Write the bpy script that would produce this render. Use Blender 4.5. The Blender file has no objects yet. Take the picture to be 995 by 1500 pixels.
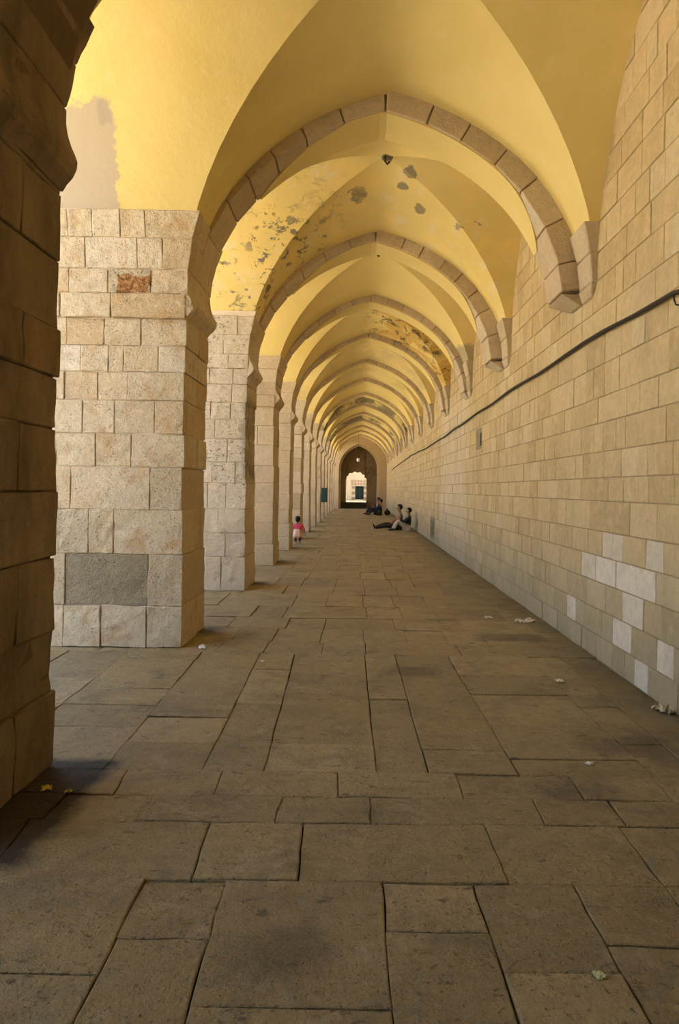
import bpy, bmesh, math, random
from mathutils import Vector, Matrix, noise
random.seed(11)
C = bpy.context.scene.collection
H = 1.6                       # camera height, the unit most heights were measured in
FPX = 1060.0
K = FPX * H
VPX, VPY = 523.0, 716.0
ROLL = math.radians(0.9)

# ------------------------------------------------------------------ camera
cd = bpy.data.cameras.new('camera')
cam = bpy.data.objects.new('camera', cd); C.objects.link(cam)
cd.sensor_fit = 'VERTICAL'; cd.sensor_height = 36.0
cd.lens = FPX / 1500.0 * 36.0
# the principal point (vanishing point of the aisle) sits off centre
cx, cy = VPX - 497.5, VPY - 750.0          # offset in pixels, y down
cd.shift_x = -cx / 1500.0
cd.shift_y = cy / 1500.0
cam.location = (0, 0, H)
cam.rotation_euler = (Matrix.Rotation(math.pi/2, 3, 'X') @ Matrix.Rotation(ROLL, 3, 'Z')).to_euler()
cd.clip_end = 400
bpy.context.scene.camera = cam

# ------------------------------------------------------------------ light
sc = bpy.context.scene
sc.view_settings.view_transform = 'Standard'
sc.view_settings.look = 'None'
sc.view_settings.gamma = 1.0
sc.view_settings.exposure = 2.18
w = bpy.data.worlds.new('sky'); sc.world = w; w.use_nodes = True
wn = w.node_tree
bg = wn.nodes['Background']
sky = wn.nodes.new('ShaderNodeTexSky')
sky.sky_type = 'NISHITA'; sky.sun_disc = False
sky.sun_elevation = math.radians(58); sky.sun_rotation = math.radians(130)
sky.dust_density = 5.0; sky.air_density = 1.0
wn.links.new(sky.outputs[0], bg.inputs[0])
bg.inputs[1].default_value = 0.22
sl = bpy.data.lights.new('sun', 'SUN'); sl.energy = 6.6; sl.angle = math.radians(0.6)
sl.color = (1.0, 0.96, 0.84)
so = bpy.data.objects.new('sun', sl); C.objects.link(so)
# from the right and a little behind the camera: the arcade itself stays in shade, the court is lit
so.rotation_euler = Vector((0.55, 0.06, 1.0)).to_track_quat('Z', 'Y').to_euler()
sc.cycles.max_bounces = 12
sc.cycles.diffuse_bounces = 8
sc.cycles.use_denoising = True

# ------------------------------------------------------------------ node helpers
def N(nt, t, **kw):
    n = nt.nodes.new(t)
    for k, v in kw.items():
        if k.startswith('i_'):
            n.inputs[k[2:].replace('_', ' ')].default_value = v
        else:
            setattr(n, k, v)
    return n

def ramp(nt, stops, interp='LINEAR'):
    r = nt.nodes.new('ShaderNodeValToRGB')
    e = r.color_ramp.elements
    r.color_ramp.interpolation = interp
    while len(e) < len(stops): e.new(0.5)
    for i, (p, c) in enumerate(stops):
        e[i].position = p
        e[i].color = (c[0], c[1], c[2], 1) if hasattr(c, '__len__') else (c, c, c, 1)
    return r

def math_n(nt, op, a, b=None, clamp=False):
    m = nt.nodes.new('ShaderNodeMath'); m.operation = op; m.use_clamp = clamp
    for i, v in enumerate((a, b)):
        if v is None: continue
        if isinstance(v, (int, float)): m.inputs[i].default_value = v
        else: nt.links.new(v, m.inputs[i])
    return m.outputs[0]

def mix(nt, fac, a, b, blend='MIX'):
    m = nt.nodes.new('ShaderNodeMix'); m.data_type = 'RGBA'; m.blend_type = blend
    if isinstance(fac, (int, float)): m.inputs[0].default_value = fac
    else: nt.links.new(fac, m.inputs[0])
    for sock, v in ((m.inputs[6], a), (m.inputs[7], b)):
        if hasattr(v, 'is_linked'): nt.links.new(v, sock)
        else: sock.default_value = (*v, 1)
    return m.outputs[2]

def pos(nt):
    return nt.nodes.new('ShaderNodeNewGeometry')

def sepp(nt, g):
    s = nt.nodes.new('ShaderNodeSeparateXYZ'); nt.links.new(g.outputs['Position'], s.inputs[0]); return s.outputs

def tex(nt, g, scale, detail=4, rough=0.6, kind='noise', stretch=None, dist=0.0):
    src = g.outputs['Position']
    if stretch:
        mp = nt.nodes.new('ShaderNodeMapping'); nt.links.new(src, mp.inputs[0])
        mp.inputs['Scale'].default_value = stretch; src = mp.outputs[0]
    if kind == 'noise':
        t = nt.nodes.new('ShaderNodeTexNoise'); t.inputs['Detail'].default_value = detail
        t.inputs['Roughness'].default_value = rough; t.inputs['Distortion'].default_value = dist
    else:
        t = nt.nodes.new('ShaderNodeTexVoronoi')
    t.inputs['Scale'].default_value = scale
    nt.links.new(src, t.inputs['Vector'])
    return t.outputs[0]

def band(nt, v, lo, hi, soft):
    """1 inside lo..hi of a coordinate, smooth over soft"""
    a = N(nt, 'ShaderNodeMapRange', clamp=True); nt.links.new(v, a.inputs[0])
    a.inputs[1].default_value = lo - soft; a.inputs[2].default_value = lo + soft
    b = N(nt, 'ShaderNodeMapRange', clamp=True); nt.links.new(v, b.inputs[0])
    b.inputs[1].default_value = hi + soft; b.inputs[2].default_value = hi - soft
    return math_n(nt, 'MULTIPLY', a.outputs[0], b.outputs[0])

def step(nt, v, lo, hi):
    a = N(nt, 'ShaderNodeMapRange', clamp=True); nt.links.new(v, a.inputs[0])
    a.inputs[1].default_value = lo; a.inputs[2].default_value = hi
    return a.outputs[0]

def boxmask(nt, g, xr=None, yr=None, zr=None, soft=0.1, wob=0.3, wscale=3.0):
    s = sepp(nt, g)
    nz = tex(nt, g, wscale, 4)
    d = math_n(nt, 'MULTIPLY', math_n(nt, 'SUBTRACT', nz, 0.5), wob * 2)
    out = None
    for k, r in ((0, xr), (1, yr), (2, zr)):
        if r is None: continue
        v = math_n(nt, 'ADD', s[k], d)
        b = band(nt, v, r[0], r[1], soft)
        out = b if out is None else math_n(nt, 'MULTIPLY', out, b)
    return out

def newmat(name):
    m = bpy.data.materials.new(name); m.use_nodes = True
    nt = m.node_tree; b = nt.nodes['Principled BSDF']
    b.inputs['Specular IOR Level'].default_value = 0.25
    return m, nt, b

def bump(nt, b, height, strength, dist=0.02):
    n = nt.nodes.new('ShaderNodeBump'); n.inputs['Strength'].default_value = strength
    n.inputs['Distance'].default_value = dist
    nt.links.new(height, n.inputs['Height']); nt.links.new(n.outputs[0], b.inputs['Normal'])

def simple(name, col, rough=0.8, metal=0.0, nscale=30, var=0.15):
    m, nt, b = newmat(name)
    g = pos(nt)
    t = tex(nt, g, nscale, 3)
    c = mix(nt, t, tuple(x * (1 - var) for x in col), tuple(min(1, x * (1 + var)) for x in col))
    nt.links.new(c, b.inputs['Base Color'])
    b.inputs['Roughness'].default_value = rough; b.inputs['Metallic'].default_value = metal
    return m

def stone_mat(name, pal, bstr=0.6, pits=0.5, grime=0.25, grime_col=(0.16, 0.13, 0.09), extra=None, rough=0.9, patch=None):
    """pal: ramp stops picked by a random number per stone; fine relief, pits and grime on top"""
    m, nt, b = newmat(name)
    g = pos(nt)
    oi = nt.nodes.new('ShaderNodeObjectInfo')
    r = math_n(nt, 'FRACT', math_n(nt, 'ADD', g.outputs['Random Per Island'], oi.outputs['Random']))
    rp = ramp(nt, pal); nt.links.new(r, rp.inputs[0])
    col = rp.outputs[0]
    if patch:                                   # blotches of a second tone inside a stone
        t = tex(nt, g, 4.5, 5, 0.65, dist=0.4)
        col = mix(nt, math_n(nt, 'MULTIPLY', step(nt, t, 0.50, 0.68), 0.75), col, patch)
    t1 = tex(nt, g, 14, 6, 0.7)
    col = mix(nt, 0.55, col, ramp_out(nt, t1, [(0.25, 0.55), (0.7, 1.0)]), 'MULTIPLY')
    t2 = tex(nt, g, 1.3, 5, 0.65)
    col = mix(nt, math_n(nt, 'MULTIPLY', step(nt, t2, 0.52, 0.75), grime), col, grime_col)
    pit = tex(nt, g, 45, 3, 0.6, stretch=(1, 1, 1.6))
    pm = step(nt, pit, 0.66 - 0.05 * pits, 0.74 - 0.05 * pits)
    col = mix(nt, math_n(nt, 'MULTIPLY', pm, 0.6 * pits), col, (0.22, 0.13, 0.06))
    if extra: col = extra(nt, g, col)
    nt.links.new(col, b.inputs['Base Color'])
    b.inputs['Roughness'].default_value = rough
    t3 = tex(nt, g, 8, 8, 0.7)
    t4 = tex(nt, g, 60, 3, 0.6)
    h = math_n(nt, 'SUBTRACT', math_n(nt, 'ADD', t3, math_n(nt, 'MULTIPLY', t4, 0.3)), math_n(nt, 'MULTIPLY', pm, 0.35 * pits))
    bump(nt, b, h, bstr, 0.05)
    return m

def ramp_out(nt, v, stops):
    r = ramp(nt, stops); nt.links.new(v, r.inputs[0]); return r.outputs[0]

# ------------------------------------------------------------------ materials
PAL_PIER = [(0.0, (0.72, 0.60, 0.40)), (0.3, (0.76, 0.63, 0.43)), (0.55, (0.66, 0.50, 0.29)), (0.8, (0.80, 0.70, 0.53)), (1.0, (0.69, 0.55, 0.35))]
PAL_WALL = [(0.0, (0.60, 0.455, 0.235)), (0.3, (0.68, 0.525, 0.285)), (0.6, (0.53, 0.395, 0.195)), (0.8, (0.62, 0.465, 0.24)), (1.0, (0.71, 0.575, 0.35))]

def wall_extra(nt, g, col):
    s = sepp(nt, g)
    # the paler cleaned stretch, the damp green-grey foot of the wall, a dark run by the far people
    pale = boxmask(nt, g, yr=(15.5, 20.2), zr=(-1, 3.9), soft=0.3, wob=0.5, wscale=1.5)
    col = mix(nt, math_n(nt, 'MULTIPLY', pale, 0.45), col, (0.70, 0.60, 0.44))
    t = tex(nt, g, 1.6, 6, 0.7)
    z2 = math_n(nt, 'ADD', s[2], math_n(nt, 'MULTIPLY', math_n(nt, 'SUBTRACT', t, 0.5), 1.6))
    damp = math_n(nt, 'SUBTRACT', 1.0, step(nt, z2, 0.1, 1.25))
    col = mix(nt, math_n(nt, 'MULTIPLY', damp, 0.62), col, (0.30, 0.27, 0.18))
    blot = boxmask(nt, g, yr=(21.6, 22.8), zr=(0.1, 0.75), soft=0.12, wob=0.3)
    col = mix(nt, math_n(nt, 'MULTIPLY', blot, 0.8), col, (0.06, 0.07, 0.035))
    streak = tex(nt, g, 1.0, 4, 0.6, stretch=(1, 2.2, 0.35))
    col = mix(nt, math_n(nt, 'MULTIPLY', step(nt, streak, 0.55, 0.72), 0.3), col, (0.36, 0.29, 0.17))
    return col

def pitted_extra(nt, g, col):
    a = tex(nt, g, 22, 5, 0.75, stretch=(1, 1, 1.5))
    area = tex(nt, g, 2.4, 4, 0.6)
    mk = math_n(nt, 'MULTIPLY', step(nt, a, 0.56, 0.60), step(nt, area, 0.47, 0.54))
    s = sepp(nt, g)
    mk = math_n(nt, 'MULTIPLY', mk, step(nt, s[2], 0.9, 1.6))
    col = mix(nt, math_n(nt, 'MULTIPLY', mk, 0.85), col, (0.07, 0.06, 0.04))
    soot = boxmask(nt, g, xr=(-1.74, -1.3), zr=(1.75, 3.0), soft=0.08, wob=0.15, wscale=5)  # sooty stain on the aisle face
    col = mix(nt, math_n(nt, 'MULTIPLY', soot, 0.75), col, (0.045, 0.035, 0.025))
    return col

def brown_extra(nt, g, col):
    # pier nearest the camera: brown streaks, base darkened to paint in its shade
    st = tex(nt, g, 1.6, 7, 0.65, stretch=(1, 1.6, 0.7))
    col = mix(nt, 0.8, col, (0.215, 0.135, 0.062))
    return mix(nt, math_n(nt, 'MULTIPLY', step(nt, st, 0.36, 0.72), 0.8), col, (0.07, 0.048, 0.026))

M = {}
M['pier'] = stone_mat('cream_limestone', PAL_PIER, 0.85, 0.8, 0.2, patch=(0.60, 0.38, 0.18))
M['pier_pitted'] = stone_mat('pitted_limestone', [(0, (0.66, 0.56, 0.42)), (1, (0.62, 0.52, 0.37))], 0.6, 0.9, 0.15, extra=pitted_extra)
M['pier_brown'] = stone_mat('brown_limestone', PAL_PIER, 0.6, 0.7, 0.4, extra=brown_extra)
M['pier_far'] = stone_mat('tan_limestone', [(0, (0.58, 0.46, 0.29)), (0.5, (0.63, 0.51, 0.34)), (1, (0.52, 0.40, 0.24))], 0.5, 0.5, 0.3)
M['grey_block'] = stone_mat('grey_limestone', [(0, (0.43, 0.365, 0.225)), (1, (0.46, 0.385, 0.24))], 1.3, 0.6, 0.3)
M['pale_block'] = stone_mat('pale_limestone', [(0, (0.76, 0.68, 0.53)), (1, (0.64, 0.55, 0.40))], 0.35, 0.35, 0.25, patch=(0.60, 0.50, 0.34))
M['rough_block'] = stone_mat('rough_limestone', [(0, (0.66, 0.55, 0.37)), (1, (0.66, 0.53, 0.34))], 1.0, 0.9, 0.2)
def rust_extra(nt, g, col):
    k = boxmask(nt, g, xr=(-2.40, -2.06), zr=(3.49, 3.67), soft=0.012, wob=0.11, wscale=11)
    t = tex(nt, g, 26, 4, 0.7)
    return mix(nt, k, col, ramp_out(nt, t, [(0.35, (0.13, 0.055, 0.02)), (0.5, (0.42, 0.20, 0.065)), (0.7, (0.66, 0.42, 0.20))]))
M['broken'] = stone_mat('broken_rust_stone', PAL_PIER, 1.2, 1.0, 0.2, extra=rust_extra)
M['wall'] = stone_mat('wall_limestone', PAL_WALL, 0.6, 0.55, 0.22, extra=wall_extra, patch=(0.70, 0.53, 0.29))
M['vouss'] = stone_mat('voussoir_stone', [(0, (0.56, 0.44, 0.28)), (0.5, (0.70, 0.57, 0.39)), (1, (0.62, 0.48, 0.31))], 0.6, 0.6, 0.3)
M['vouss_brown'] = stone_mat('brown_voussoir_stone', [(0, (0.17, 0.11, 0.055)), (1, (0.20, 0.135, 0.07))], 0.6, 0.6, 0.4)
M['endstone'] = stone_mat('dark_red_stone', [(0, (0.27, 0.20, 0.13)), (0.5, (0.31, 0.225, 0.15)), (1, (0.25, 0.19, 0.12))], 0.5, 0.5, 0.6, grime_col=(0.05, 0.04, 0.03), patch=(0.42, 0.28, 0.14))
M['mortar'] = simple('mortar', (0.66, 0.56, 0.41), 0.95, nscale=12)
M['mortar_wall'] = simple('dark_mortar', (0.33, 0.245, 0.13), 0.95, nscale=8)
M['floor_gap'] = simple('joint_dirt', (0.045, 0.038, 0.025), 1.0)
M['court'] = simple('court_paving', (0.62, 0.54, 0.40), 0.9, nscale=0.6, var=0.08)

def floor_extra(nt, g, col):
    t = tex(nt, g, 2.2, 8, 0.72, dist=0.3)
    col = mix(nt, math_n(nt, 'MULTIPLY', step(nt, t, 0.50, 0.68), 0.6), col, (0.15, 0.125, 0.07))
    t = tex(nt, g, 3.2, 8, 0.7, dist=0.6)
    col = mix(nt, math_n(nt, 'MULTIPLY', step(nt, t, 0.56, 0.66), 0.55), col, (0.46, 0.37, 0.22))
    t = tex(nt, g, 7.0, 6, 0.7, stretch=(1, 1.6, 1))
    col = mix(nt, math_n(nt, 'MULTIPLY', step(nt, t, 0.60, 0.67), 0.7), col, (0.10, 0.075, 0.05))
    # dark blotch by the foot of the near pier, dirt collected along the foot of the wall
    s = sepp(nt, g)
    soot = boxmask(nt, g, xr=(-2.0, -1.36), yr=(3.0, 4.22), soft=0.06, wob=0.12, wscale=4)  # mask of the dark blotch by the near pier
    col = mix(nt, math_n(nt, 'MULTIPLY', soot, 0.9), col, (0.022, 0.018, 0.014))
    for yb_ in (8.17, 12.17, 15.85, 19.5):  # contact shadows painted dark on the floor beside these piers
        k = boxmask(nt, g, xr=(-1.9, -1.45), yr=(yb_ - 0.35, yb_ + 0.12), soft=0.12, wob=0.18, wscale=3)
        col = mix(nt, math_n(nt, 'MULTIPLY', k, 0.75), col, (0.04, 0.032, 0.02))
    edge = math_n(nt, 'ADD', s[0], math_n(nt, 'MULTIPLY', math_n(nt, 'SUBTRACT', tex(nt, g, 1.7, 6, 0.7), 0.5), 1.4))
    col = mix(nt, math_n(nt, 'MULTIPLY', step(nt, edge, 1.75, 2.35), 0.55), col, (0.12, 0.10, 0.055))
    for (x0, x1, y0, y1) in ((1.45, 2.0, 4.4, 4.75), (1.35, 2.1, 7.7, 8.1), (1.0, 1.4, 3.75, 4.0), (0.35, 0.75, 6.2, 6.6), (-0.35, -0.1, 2.38, 2.62)):
        k = boxmask(nt, g, xr=(x0, x1), yr=(y0, y1), soft=0.08, wob=0.25, wscale=4)
        col = mix(nt, math_n(nt, 'MULTIPLY', k, 0.5), col, (0.07, 0.055, 0.035))
    return col
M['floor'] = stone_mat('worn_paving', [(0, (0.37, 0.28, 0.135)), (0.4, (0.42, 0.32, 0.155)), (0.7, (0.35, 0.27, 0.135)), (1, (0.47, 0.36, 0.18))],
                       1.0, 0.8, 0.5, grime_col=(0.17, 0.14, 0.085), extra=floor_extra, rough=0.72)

XC_ = 0.308
def blob(nt, g, x, y, r):
    s = sepp(nt, g)
    a = math_n(nt, 'SUBTRACT', s[0], x); b = math_n(nt, 'MULTIPLY', math_n(nt, 'SUBTRACT', s[1], y), 0.7)
    d = math_n(nt, 'SQRT', math_n(nt, 'ADD', math_n(nt, 'MULTIPLY', a, a), math_n(nt, 'MULTIPLY', b, b)))
    d = math_n(nt, 'ADD', d, math_n(nt, 'MULTIPLY', math_n(nt, 'SUBTRACT', tex(nt, g, 7, 4), 0.5), r * 2.2))
    return math_n(nt, 'SUBTRACT', 1.0, step(nt, d, r * 0.9, r * 1.05))
def plaster(name, kind=None):
    m, nt, b = newmat(name)
    g = pos(nt)
    t = tex(nt, g, 0.9, 5, 0.55)
    col = ramp_out(nt, t, [(0.3, (0.67, 0.52, 0.18)), (0.7, (0.75, 0.60, 0.24))])
    t = tex(nt, g, 5, 5, 0.6)
    col = mix(nt, math_n(nt, 'MULTIPLY', step(nt, t, 0.60, 0.75), 0.25), col, (0.80, 0.68, 0.42))
    GREY = (0.40, 0.33, 0.23)
    if kind == 'grey_patch':
        k = boxmask(nt, g, xr=(-9, -2.33), yr=(5.0, 7.6), zr=(4.2, 5.10), soft=0.01, wob=0.20, wscale=3.2)
        col = mix(nt, math_n(nt, 'MULTIPLY', k, 0.95), col, (0.46, 0.385, 0.28))
        k = boxmask(nt, g, xr=(-2.46, -2.34), yr=(5.0, 7.6), zr=(4.98, 5.16), soft=0.02, wob=0.06, wscale=8)
        col = mix(nt, k, col, (0.40, 0.34, 0.25))
    if kind == 'flaked':
        for (px_, py_, rr) in ((-0.05, 10.4, 0.13), (0.66, 9.9, 0.085), (0.58, 10.25, 0.075), (0.86, 10.6, 0.08), (1.35, 9.2, 0.07), (XC_ + 0.02, 9.67, 0.07)):
            k = blob(nt, g, px_, py_, rr)
            col = mix(nt, math_n(nt, 'MULTIPLY', k, 0.9), col, (0.24, 0.20, 0.12) if rr != 0.07 else (0.06, 0.05, 0.03))
        s = sepp(nt, g)
        col = mix(nt, math_n(nt, 'MULTIPLY', step(nt, tex(nt, g, 1.8, 6, 0.7), 0.50, 0.62), 0.5), col, (0.82, 0.58, 0.16))
        col = mix(nt, math_n(nt, 'MULTIPLY', step(nt, tex(nt, g, 2.6, 6, 0.7, stretch=(1.3, 1, 1)), 0.56, 0.62), 0.45), col, (0.70, 0.60, 0.42))
        low = boxmask(nt, g, xr=(-9, -0.35), zr=(4.2, 5.75), soft=0.35, wob=0.4)
        a = tex(nt, g, 5.2, 7, 0.70, stretch=(1, 1, 1.5), dist=0.4)
        area = step(nt, tex(nt, g, 1.6, 4, 0.6), 0.40, 0.55)
        mk = math_n(nt, 'MULTIPLY', math_n(nt, 'MULTIPLY', step(nt, a, 0.55, 0.57), area), low)
        col = mix(nt, mk, col, (0.20, 0.165, 0.11))
        a = tex(nt, g, 2.7, 4, 0.6, dist=0.2)
        mk = step(nt, a, 0.70, 0.705)
        col = mix(nt, math_n(nt, 'MULTIPLY', mk, 0.85), col, (0.27, 0.22, 0.13))
    if kind == 'stained':
        s = sepp(nt, g)
        t = tex(nt, g, 1.4, 8, 0.7, dist=0.8)
        rt = step(nt, s[0], 0.0, 0.6)
        col = mix(nt, math_n(nt, 'MULTIPLY', math_n(nt, 'MULTIPLY', step(nt, t, 0.42, 0.50), rt), 0.8), col, (0.55, 0.33, 0.06))
        t = tex(nt, g, 3.2, 7, 0.7, dist=0.9)
        col = mix(nt, math_n(nt, 'MULTIPLY', math_n(nt, 'MULTIPLY', step(nt, t, 0.53, 0.56), rt), 0.9), col, (0.13, 0.10, 0.05))
    if kind == 'foot':                              # bare grey render low on the right of this bay
        k = boxmask(nt, g, xr=(1.55, 9), zr=(3, 4.55), soft=0.03, wob=0.15, wscale=3)
        col = mix(nt, math_n(nt, 'MULTIPLY', k, 0.9), col, (0.36, 0.30, 0.18))
    if kind == 'sooty':
        t = tex(nt, g, 1.1, 6, 0.7, dist=0.4)
        col = mix(nt, math_n(nt, 'MULTIPLY', step(nt, t, 0.42, 0.52), 0.8), col, (0.10, 0.085, 0.06))
    if kind == 'ochre':
        t = tex(nt, g, 1.3, 6, 0.7)
        col = mix(nt, math_n(nt, 'MULTIPLY', step(nt, t, 0.42, 0.62), 0.5), col, (0.42, 0.33, 0.17))
    nt.links.new(col, b.inputs['Base Color'])
    b.inputs['Roughness'].default_value = 0.75
    t3 = tex(nt, g, 3.5, 6, 0.6); t4 = tex(nt, g, 40, 3, 0.6)
    bump(nt, b, math_n(nt, 'ADD', t3, math_n(nt, 'MULTIPLY', t4, 0.12)), 0.18, 0.05)
    return m
for k in (None, 'grey_patch', 'flaked', 'stained', 'foot', 'sooty', 'ochre'):
    M['plaster' + ('_' + k if k else '')] = plaster('yellow_plaster' + ('_' + k if k else ''), k)

# ------------------------------------------------------------------ object helpers
def mesh_obj(name, verts, faces, mat, parent=None, smooth=False, kind=None):
    off = parent_off(parent)
    me = bpy.data.meshes.new(name)
    me.from_pydata([(v[0]-off[0], v[1]-off[1], v[2]-off[2]) for v in verts], [], faces)
    me.materials.append(mat)
    if smooth: me.polygons.foreach_set('use_smooth', [True] * len(me.polygons))
    me.update()
    o = bpy.data.objects.new(name, me); C.objects.link(o)
    if parent: o.parent = parent
    if kind: o['kind'] = kind
    return o

def parent_off(p):
    v = Vector((0, 0, 0))
    while p:
        v += Vector(p.location); p = p.parent
    return v

def empty(name, loc=(0, 0, 0), parent=None):
    o = bpy.data.objects.new(name, None); C.objects.link(o); o.location = loc
    o.empty_display_size = 0.2
    if parent: o.parent = parent
    return o

def tag(o, label, cat, group=None):
    o['label'] = label; o['category'] = cat
    if group: o['group'] = group
    return o

class Buf:
    def __init__(s): s.v = []; s.f = []
    def add(s, v, f):
        n = len(s.v); s.v += [tuple(x) for x in v]; s.f += [tuple(i + n for i in q) for q in f]
    def obj(s, name, mat, parent=None, smooth=False, kind=None):
        return mesh_obj(name, s.v, s.f, mat, parent, smooth, kind)

def chamfer_hexa(P, b):
    """P[(i,j,k)] eight corners; every face shrunk by b: 24 vertices, 44 triangles"""
    V = []; idx = {}
    for c in P:
        for a in range(3):
            p = Vector(P[c])
            for ax in range(3):
                if ax == a: continue
                o = list(c); o[ax] = 1 - o[ax]
                d = Vector(P[tuple(o)]) - Vector(P[c]); L = d.length
                if L > 1e-6: p = p + d / L * min(b, L * 0.4)
            idx[(c, a)] = len(V); V.append(p)
    F = []
    def quad(cs, a=None):
        F.append([idx[x] for x in cs])
    for a in range(3):
        o1, o2 = [x for x in range(3) if x != a]
        for s in (0, 1):
            ring = []
            for (p, q) in ((0, 0), (1, 0), (1, 1), (0, 1)):
                c = [0, 0, 0]; c[a] = s; c[o1] = p; c[o2] = q
                ring.append((tuple(c), a))
            flip = (s == 0) ^ (a == 1)
            quad(ring[::-1] if flip else ring)
    # edges along axis e: between faces a and b
    for e in range(3):
        a, b2 = [x for x in range(3) if x != e]
        for s in (0, 1):
            for t in (0, 1):
                c0 = [0, 0, 0]; c0[a] = s; c0[b2] = t; c1 = list(c0); c1[e] = 1
                c0 = tuple(c0); c1 = tuple(c1)
                F.append([idx[(c0, a)], idx[(c1, a)], idx[(c1, b2)], idx[(c0, b2)]])
    for c in P:
        F.append([idx[(c, 0)], idx[(c, 1)], idx[(c, 2)]])
    # fix orientation outwards
    cen = sum((Vector(v) for v in V), Vector()) / len(V)
    out = []
    for f in F:
        p = [V[i] for i in f]
        n = (p[1] - p[0]).cross(p[2] - p[0])
        fc = sum(p, Vector()) / len(p)
        out.append(f if n.dot(fc - cen) >= 0 else f[::-1])
    return V, out

def boxP(x0, x1, y0, y1, z0, z1, j=0.0):
    r = lambda: random.uniform(-j, j)
    return {(i, k, l): ((x0, x1)[i] + r(), (y0, y1)[k] + r(), (z0, z1)[l] + r() * 0.5) for i in (0, 1) for k in (0, 1) for l in (0, 1)}

def stone(P, b, mat, parent, name='stone'):
    v, f = chamfer_hexa(P, b)
    return mesh_obj(name, v, f, mat, parent)

def box(x0, x1, y0, y1, z0, z1):
    v = [(x, y, z) for x in (x0, x1) for y in (y0, y1) for z in (z0, z1)]
    f = [(0, 1, 3, 2), (4, 6, 7, 5), (0, 4, 5, 1), (2, 3, 7, 6), (0, 2, 6, 4), (1, 5, 7, 3)]
    return v, f

def tube(pts, r, n=8, cap=True):
    V = []; F = []
    for i, p in enumerate(pts):
        p = Vector(p)
        d = (Vector(pts[min(i+1, len(pts)-1)]) - Vector(pts[max(i-1, 0)])).normalized()
        up = Vector((0, 0, 1)) if abs(d.z) < 0.9 else Vector((1, 0, 0))
        a = d.cross(up).normalized(); b = a.cross(d)
        rr = r[i] if hasattr(r, '__len__') else r
        for k in range(n):
            t = 2 * math.pi * k / n
            V.append(p + a * math.cos(t) * rr + b * math.sin(t) * rr)
    for i in range(len(pts) - 1):
        for k in range(n):
            k2 = (k + 1) % n
            F.append((i*n+k, i*n+k2, (i+1)*n+k2, (i+1)*n+k))
    if cap:
        F.append(tuple(range(n))[::-1]); F.append(tuple((len(pts)-1)*n + k for k in range(n)))
    return V, F

def unpx(x, y):
    """pixel offset from the vanishing point with the camera roll taken out"""
    X, Y = x - VPX, y - VPY
    return X * math.cos(ROLL) + Y * math.sin(ROLL), -X * math.sin(ROLL) + Y * math.cos(ROLL)
def on_floor(x, y):
    a, b = unpx(x, y); return (a / b * H, K / b)

# ------------------------------------------------------------------ dimensions
XL, XR, XO = -1.075 * H, 1.46 * H, -3.35
XC, XHW = (XL + XR) / 2, (XR - XL) / 2
BACKS = [-7.99, -3.95, 0.09, 4.13, 8.17, 12.17, 15.85, 19.5, 23.3, 27.1, 31.0, 34.9, 38.8, 42.7, 46.7, 50.6, 54.5]
DEPTH = 1.02
YEND = 57.6
S0 = 2.27 * H
C0, CA, CB = 3.78 * H, 3.60 * H, 3.70 * H
def prof(u):
    u = min(1.0, abs(u)); c = 0.4
    return math.sqrt(max(0.0, (1 + c) ** 2 - (u + c) ** 2)) / math.sqrt(1 + 2 * c)
def inv_prof(p):                                # |u| at which the profile has height p
    c = 0.4
    return math.sqrt(max(0, (1 + c) ** 2 - p * p * (1 + 2 * c))) - c
BK = {}                                           # bays: (y back of pier, y front of next pier, arch front)
def fr(i): return BACKS[i] - DEPTH if i < len(BACKS) else YEND - 0.1
bays = []
for i in range(len(BACKS)):
    yb = BACKS[i]
    if i + 1 < len(BACKS): bays.append((yb, fr(i+1), fr(i+1) + 0.42))
    else: bays.append((yb, YEND - 0.35, YEND))

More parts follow.
